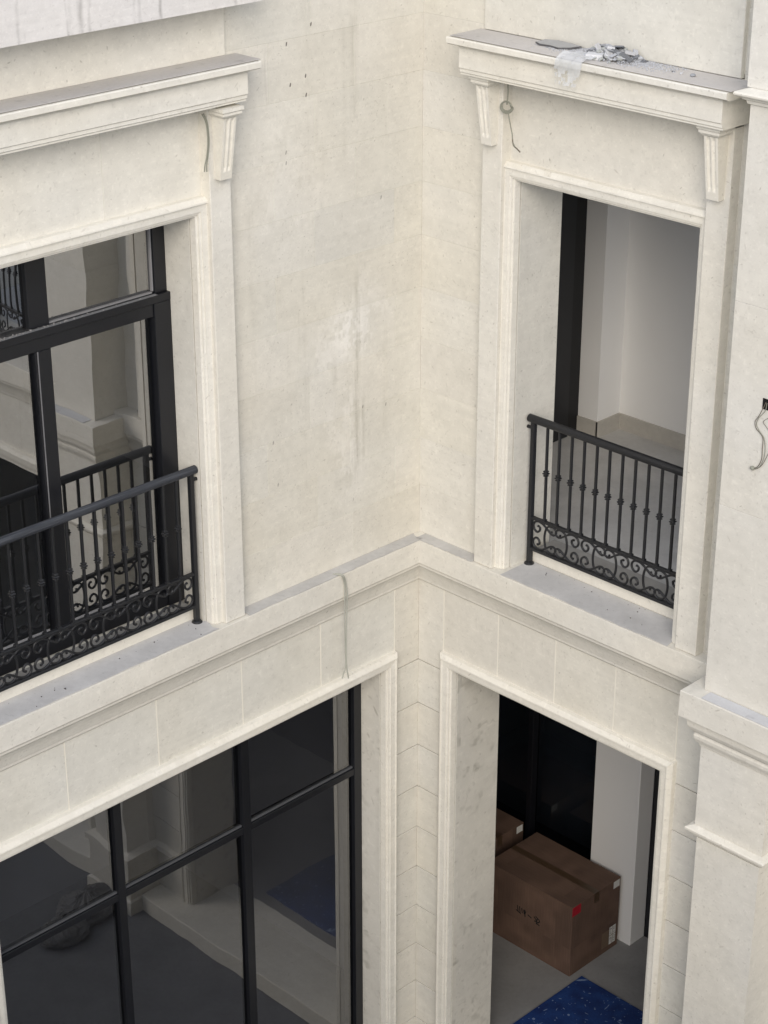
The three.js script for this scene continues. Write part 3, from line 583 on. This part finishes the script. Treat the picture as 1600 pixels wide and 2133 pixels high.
function carton(label, x0, x1, z0, z1, y0, h, marked) {
  const o = thing('cardboard_box', label, 'box', null), w = x1 - x0, l = z1 - z0; o.position.set((x0 + x1) / 2, y0, (z0 + z1) / 2);
  const X = w / 2, Z = l / 2, cb = (a, b, c, d, e, f, ch = 0.002) => block(a, b, c, d, e, f, ch, [rnd(), rnd()], 0.6);
  part('body', cb(-X, X, 0, h - 0.006, -Z, Z), CARD, o);
  part('flap', cb(-X, -0.002, h - 0.0058, h, -Z, Z), CARDTOP, o); part('flap', cb(0.003, X, h - 0.0058, h - 0.001, -Z, Z), CARDTOP, o);
  part('tape', box(-0.03, 0.03, h + 0.0003, h + 0.0012, -Z, Z + 0.001), TAPE, o); part('tape', box(-0.03, 0.03, h - 0.09, h + 0.001, Z + 0.0005, Z + 0.0014), TAPE, o);
  part('label', box(X - 0.085, X - 0.012, h - 0.075, h - 0.012, Z + 0.0005, Z + 0.0015), PAPER, o);
  if (marked) {
    part('sticker', box(-X - 0.001, -X + 0.10, h - 0.085, h - 0.002, Z + 0.0005, Z + 0.0018), RED, o);
    const g = new THREE.PlaneGeometry(0.078, 0.165); g.translate(X - 0.07, 0.135, Z + 0.002); part('handling_label', g, std({ map: iconTex, roughness: 0.8 }), o);
    part('paper_patch', box(X - 0.2, X - 0.112, 0.05, 0.2, Z + 0.0005, Z + 0.0012), std({ color: 0x6f5d4c, roughness: 0.8 }), o);
    // hand-written marks on the long side: strokes in (z, y)
    const st = [[[0, .05], [.01, -.01]], [[-.012, .0], [.04, -.015]], [[.022, .05], [.03, -.005]], [[.045, .045], [.053, .0]], [[.066, .04], [.076, .0], [.09, .035]], [[.078, .045], [.083, -.02]], [[.112, .012], [.15, .0]], [[.175, .03], [.2, .0], [.18, -.012]], [[.19, .04], [.235, .012], [.205, -.02], [.235, -.03]], [[.21, .03], [.2, -.03]]];
    const q = st.map((s) => { const pts = s.map(([a, b]) => V(-X - 0.0005, h * 0.53 + b, -0.12 + a)); return pts.length === 2 ? new THREE.TubeGeometry(new THREE.LineCurve3(...pts), 1, 0.006, 5, false) : wire(pts, 0.006, 5, 14); });
    for (const g2 of q) g2.translate(0, 0, 0);
    const hw = part('handwriting', merge(q), INK, o); hw.position.x = -X * 0.7; hw.scale.x = 0.3;
  }
  return o;
}
carton('cardboard box with red corner sticker and black handwriting against the white column', 1.45, 2.035, -0.60, 0.272, -4.2615, 0.65, true);
carton('cardboard box with a single white label, tucked behind the box with the red sticker', 1.48, 2.065, -1.62, -0.77, -4.2615, 0.65, false);
// ------------------------------------------------------------------ blue board
const matTex = dataTexture(1024, 1024, (() => {
  const sp = []; for (let i = 0; i < 420; i++) sp.push([rnd() * 1024, rnd() * 1024, rnd() < 0.16 ? rr(5, 12) : rr(1.6, 5), rnd() < 0.25 ? rr(2, 7) : 1, rnd() * Math.PI]);
  const grid = new Float32Array(1024 * 1024);
  for (const [cx, cy, r, st, a] of sp) { const R = Math.ceil(r * st); for (let y = -R; y <= R; y++) for (let x = -R; x <= R; x++) { const p = (x * Math.cos(a) + y * Math.sin(a)) / (r * st), q = (-x * Math.sin(a) + y * Math.cos(a)) / r; if (p * p + q * q < 0.6 + 0.8 * (vnoise((cx + x) / 3, (cy + y) / 3, 256) - 0.3)) grid[((cy + y + 1024) % 1024 | 0) * 1024 + ((cx + x + 1024) % 1024 | 0)] = 1; } }
  return (x, y, c) => { const n = 26 * (vnoise(x / 60, y / 60, 17) - 0.5) + 14 * (vnoise(x / 9, y / 9, 113) - 0.5), g = grid[y * 1024 + x]; c[0] = g ? 120 : 18 + n * 0.6; c[1] = g ? 138 : 50 + n * 0.8; c[2] = g ? 168 : 106 + n; };
})());
const board = part('blue_board', block(0.5, 1.512, -4.2615, -4.247, 0.344, 1.75, 0.002, [0, 0], 1.1), std({ map: matTex, roughness: 0.7 }), scene);
tag(board, 'blue sheet spattered with white paint lying on the floor by the cardboard box', 'sheet');

// ------------------------------------------------------------------ rubble on the hood of the narrow opening
const RY = 3.3237;
const chunkMats = [grey(0.62, 0.64, 0.68), grey(0.42, 0.44, 0.47), grey(0.75, 0.76, 0.78), grey(0.22, 0.23, 0.25), grey(0.5, 0.52, 0.5)];
function chunk(r, flat = 0.6) {                                                // an angular broken lump
  const g = new THREE.IcosahedronGeometry(r, 1), p = g.attributes.position, s = rr(0, 90);
  for (let i = 0; i < p.count; i++) { const x = p.getX(i), y = p.getY(i), z = p.getZ(i), n = 0.62 + 0.7 * vnoise(x / r * 1.3 + s, y / r * 1.3 + z / r * 1.7 + s, 256); p.setXYZ(i, x * n * 1.15, y * n * flat, z * n); }
  g.computeVertexNormals(); g.rotateY(rnd() * 6); return g;
}
const heap = thing('rubble_heap', 'heap of broken plaster and stone on the ledge over the narrow opening', 'rubble');
{
  const q = seed;
  const hill = (x, z) => 0.045 * Math.max(0, 1 - ((z - 1.5) / 0.17) ** 2) * Math.max(0, 1 - (x + 0.03) ** 2 / 0.035) + 0.02 * Math.max(0, 1 - ((z - 1.37) / 0.12) ** 2) * Math.max(0, 1 - (x + 0.08) ** 2 / 0.02);
  for (let i = 0; i < 95; i++) {                                               // larger pieces, each its own
    const z = 1.29 + 0.38 * (rnd() + rnd()) / 2 + rr(-0.02, 0.05), x = -0.045 - 0.19 * rnd() * (0.4 + 0.6 * rnd());
    const r = i < 9 ? rr(0.018, 0.026) : rr(0.005, 0.016), m = part('fragment', chunk(r, rr(0.35, 0.8)), chunkMats[(rnd() * 5) | 0], heap);
    m.position.set(x, RY + r * 0.35 + hill(x, z) * rr(0.5, 1), z); m.rotation.set(rr(-0.4, 0.4), rnd() * 6, rr(-0.4, 0.4));
  }
  for (let i = 0; i < 14; i++) { const w = rr(0.014, 0.04), z = rr(1.36, 1.62), x = rr(-0.17, -0.06), m = part('fragment', block(-w, w, 0, rr(0.004, 0.011), -w * 0.6, w * 0.6, 0.001), chunkMats[[0, 2, 1, 3][i % 4]], heap); m.position.set(x, RY + hill(x, z) * 0.9 + 0.012, z); m.rotation.set(rr(-0.6, 0.6), rnd() * 6, rr(-0.6, 0.6)); }
  const dust = []; for (let i = 0; i < 4200; i++) { const r = rr(0.0015, 0.0065), g = new THREE.TetrahedronGeometry(r); g.rotateX(rnd() * 3); g.rotateZ(rnd() * 3); const z = 1.48 + (rnd() + rnd() + rnd() - 1.5) * 0.38; const x = -0.034 - 0.2 * rnd() * (0.3 + 0.7 * rnd()); g.translate(x, RY + r * 0.3 + hill(x, z) * rr(0.3, 0.95), z); dust.push(g); }
  const dm = part('fine_debris', merge(dust), chunkMats[0], heap); dm.userData.kind = 'stuff'; dm.userData.label = 'fine white crumbs and dust';
  seed = q + 5;
}
{ // thin broken tile with a dark edge
  const sh = new THREE.Shape(); [[-0.13, -0.02], [-0.11, 0.045], [-0.03, 0.06], [0.07, 0.05], [0.15, 0.03], [0.11, -0.02], [0.05, -0.05], [-0.02, -0.035], [-0.09, -0.04]].forEach(([a, b], i) => (i ? sh.lineTo(a, b) : sh.moveTo(a, b)));
  const g = new THREE.ExtrudeGeometry(sh, { depth: 0.006, bevelEnabled: false }); g.rotateX(-Math.PI / 2); g.rotateY(-Math.PI / 2);
  const t = thing('broken_tile', 'thin dark-edged broken tile lying beside the rubble heap on the ledge', 'tile');
  part('tile_body', g, grey(0.16, 0.16, 0.165), t); const top = new THREE.ShapeGeometry(sh); top.rotateX(-Math.PI / 2); top.rotateY(-Math.PI / 2); top.scale(0.93, 1, 0.95); top.translate(0, 0.0075, 0); part('mortar_face', top, grey(0.52, 0.52, 0.51), t);
  t.position.set(-0.1, RY + 0.008, 1.1); t.rotation.set(0.0, 0.05, 0.13);
}
{ const t = thing('stone_block', 'small white sawn stone block at the front of the rubble heap', 'stone'); const m = part('block_body', block(-0.035, 0.035, 0, 0.028, -0.045, 0.045, 0.003), grey(0.82, 0.83, 0.85), t); t.position.set(-0.185, RY + 0.001, 1.44); t.rotation.y = 0.5; }
for (const [px, py, r, lab] of [[1444, 159, 0.016, 'small grey stone lying alone on the ledge beyond the rubble'], [1402, 150, 0.008, 'tiny dark pebble on the ledge between the rubble and the lone grey stone'], [1420, 154, 0.009, 'flat white chip on the ledge beside the lone grey stone']]) {
  const p = at(px, py, 'y', RY), m = part('stone_chip', chunk(r, 0.55), chunkMats[r > 0.012 ? 1 : r < 0.0085 ? 3 : 2], scene); m.position.set(p.x, RY + r * 0.35, p.z); tag(m, lab, 'stone');
}
{ // torn translucent film hanging over the edge
  const cols = 10, rows = 14, pos = [], idx = [], uvs = [];
  for (let j = 0; j <= rows; j++) for (let i = 0; i <= cols; i++) {
    const s = j / rows, w = 0.05 + 0.045 * Math.sin(s * 2.2 + 0.4) , z = 1.40 - 0.05 * s + (i / cols - 0.5) * 2 * w + 0.012 * (vnoise(i * 0.9, j * 0.7, 256) - 0.5);
    const f = 0.01 * Math.sin(i * 1.7 + j * 0.4) + 0.012 * vnoise(i * 0.8 + 20, j * 0.5, 256);
    let x, y; const L = s * 0.27;
    if (L < 0.13) { x = -0.18 - L; y = RY + 0.012 + Math.abs(f); } else { x = -0.312 - Math.abs(f); y = RY + 0.006 - (L - 0.13); }
    pos.push(x, y, z); uvs.push(i / cols, s);
  }
  for (let j = 0; j < rows; j++) for (let i = 0; i < cols; i++) { if (j > 9 && vnoise(i * 1.3, j, 256) > 0.55) continue; const a = j * (cols + 1) + i, b = a + 1, c = a + cols + 1, d = c + 1; idx.push(a, c, b, b, c, d); }
  const g = new THREE.BufferGeometry(); g.setAttribute('position', new THREE.Float32BufferAttribute(pos, 3)); g.setAttribute('uv', new THREE.Float32BufferAttribute(uvs, 2)); g.setIndex(idx); g.computeVertexNormals();
  const FILM = new THREE.MeshPhysicalMaterial({ color: 0xf2f4f6, transmission: 0.62, thickness: 0, roughness: 0.5, side: THREE.DoubleSide });
  tag(part('plastic_film', g, FILM, scene), 'torn milky plastic film draped over the ledge edge by the rubble', 'film');
}

{ // crumbs of grit lying on the two sills
  const grit = (list) => merge(list.map(([x, z]) => { const r = rr(0.0025, 0.007), g = new THREE.TetrahedronGeometry(r); g.rotateY(rnd() * 6); g.translate(x, 0.0035 + r * 0.3, z); return g; }));
  const a = [], b = []; for (let i = 0; i < 15; i++) { a.push([rr(-3.3, -1.9), rr(-0.09, 0.085)]); b.push([0.17 - 0.25 * rnd() * rnd(), rr(0.84, 2.0)]); }
  tag(part('sill_grit', grit(a), grey(0.12, 0.115, 0.11), scene), 'dark grit scattered on the grey sill of the sliding window', 'grit', null, 'stuff');
  tag(part('sill_grit', grit(b), grey(0.2, 0.19, 0.18), scene), 'grit scattered on the grey sill of the narrow opening', 'grit', null, 'stuff');
}
// ------------------------------------------------------------------ loose cables
const CABLE = std({ color: 0xa9aaa0, roughness: 0.7 }), CABLEG = std({ color: 0x8b8c80, roughness: 0.7 }), COPPER = std({ color: 0x6e665a, roughness: 0.6 });
{
  const t = thing('cable', 'pair of pale cables hanging over the cornice edge and down the frieze', 'cable');
  const P = (l, z) => l.map(([x, y]) => at(x, y, 'z', z));
  const start = V(-0.835, 0.006, 0.06), a = P([[711, 1199], [717, 1213], [718.5, 1235], [718, 1290], [719, 1345], [720, 1385], [713, 1413]], 0.112), b = P([[714, 1197], [720, 1212], [723, 1232], [722, 1290], [721.5, 1345], [722, 1385], [726, 1413]], 0.118);
  part('strand', wire([start, ...a], 0.0042), CABLE, t); part('strand', wire([start.clone().add(V(0.012, 0.001, 0.01)), ...b], 0.0042), CABLE, t);
}
{
  const t = thing('cable', 'short bent grey cable dangling under the hood of the sliding window', 'cable');
  const P = (l) => l.map(([x, y]) => at(x, y, 'z', 0.115));
  part('strand', wire(P([[421, 238], [428, 252], [432, 275], [433, 300], [431, 325], [427, 345], [426, 358]]), 0.0035), CABLEG, t); part('strand', wire(P([[424, 237], [431, 252], [434.5, 275], [435.5, 300], [433.5, 325], [430.5, 345], [431, 358]]), 0.0035), CABLEG, t);
}
{
  const t = thing('cable', 'coiled grey cable with a bare dangling end under the rubble ledge', 'cable');
  const P = (x, y) => at(x, y, 'x', -0.105);
  part('strand', wire([P(1058, 172), P(1058.5, 190), P(1057, 208), P(1056, 218)], 0.0038), CABLEG, t);
  const pts = []; for (let i = 0; i <= 60; i++) { const a = i / 60 * Math.PI * 2 * 3.6, r = 11 + 1.6 * Math.sin(a * 0.3); const p = P(1056.5 + r * Math.cos(a), 222 + (r + 0.5) * Math.sin(a) + 1.6 * Math.sin(a * 0.27)); p.x -= 0.003 * (i % 17) / 4; pts.push(p); }
  part('coil', wire(pts, 0.0042, 6, 200), CABLEG, t);
  part('strand', wire([P(1058, 232), P(1061, 248), P(1064, 264), P(1067, 280), P(1068.5, 296), P(1074, 308)], 0.0034), CABLEG, t); part('bare_end', wire([P(1067.5, 290), P(1070, 303), P(1077, 310), P(1083.5, 317)], 0.0038), COPPER, t);
}
{
  const t = thing('cable', 'dark wires hanging out of a square hole in the stone pier', 'cable');
  const P = (l) => l.map(([x, y]) => at(x, y, 'x', -0.309));
  part('strand', wire(P([[1596, 838], [1590, 850], [1580, 868], [1573, 878], [1575, 892], [1583, 902], [1589, 912], [1588, 935], [1586, 958], [1577, 973], [1566, 976]]), 0.0021), COPPER, t);
  part('strand', wire(P([[1598, 840], [1594, 856], [1580, 872], [1576, 884], [1582, 898], [1591, 912], [1594, 935], [1590, 958], [1580, 974], [1569, 974]]), 0.002), CABLEG, t);
  part('strand', wire(P([[1608, 868], [1599, 872], [1590, 879], [1596, 889], [1606, 905], [1606, 930], [1599, 948], [1586, 970], [1574, 977], [1567, 975]]), 0.0016), COPPER, t);
  const c = at(1567, 975, 'x', -0.311); const g = chunk(0.012, 0.9); g.translate(c.x, c.y, c.z); part('tape_lump', g, CABLEG, t);
  part('hole', block(2.745, 2.815, 1.735, 1.795, 0.3, 0.3035, 0.001), std({ color: 0x0c0b0a, roughness: 1 }), t).rotation.y = -Math.PI / 2;  // flat near-black plate; its colour stands for the shade inside the hole
}
// ------------------------------------------------------------------ sacks of waste at the foot of the pier (seen in the lower glass)
for (const [x, z, s, lab] of [[-0.60, 2.74, 0.21, 'grey plastic sack of building waste at the foot of the pier'], [-0.93, 2.62, 0.17, 'smaller slumped sack beside the waste sack at the pier foot']]) {
  const g = new THREE.SphereGeometry(s, 72, 48), p = g.attributes.position;
  const ridge = (a) => 1 - Math.abs(2 * a - 1);
  for (let i = 0; i < p.count; i++) {                                          // slumped bag: flat base, gathered neck, sharp creases
    const a = p.getX(i) / s, b = p.getY(i) / s, c = p.getZ(i) / s, n = 0.86 + 0.22 * (vnoise(a * 1.6 + 20 + z, b * 1.4 + c * 1.8 + 9, 256) - 0.5) + 0.16 * ridge(vnoise(a * 3 + 40, b * 3 + c * 3.4 + 12, 256)) + 0.09 * ridge(vnoise(a * 8 + 60, b * 7 + c * 9 + 30, 256)) - 0.1;
    const neck = b > 0.72 ? 0.55 + 0.5 * Math.abs(Math.sin(Math.atan2(c, a) * 5)) * 0.3 : 1;
    p.setXYZ(i, a * s * n * 1.35 * neck, Math.max(-s * 0.42, b * s * n * 0.62 + (b > 0.72 ? 0.03 : 0)), c * s * n * neck);
  }
  const h = g.toNonIndexed(); h.computeVertexNormals(); const m = part('waste_sack', h, grey(0.2, 0.2, 0.2, 0.5), scene); m.position.set(x, -4.42 + s * 0.42, z); m.rotation.y = 0.4 + z; tag(m, lab, 'sack');
}
// ------------------------------------------------------------------ unseen low wings added opposite the corner, height set to dim the lower storey
struct('shading_wing', merge([box(-10.6, -9.8, -4.42, 1.1, -6, 12), box(-9.8, 8, -4.42, 1.1, 10.2, 11)]), tint(0.94, 0.93, 0.91), 'unseen low cream stone wings added opposite the corner to shade the lower storey', 'building');

renderer.render(scene, camera);
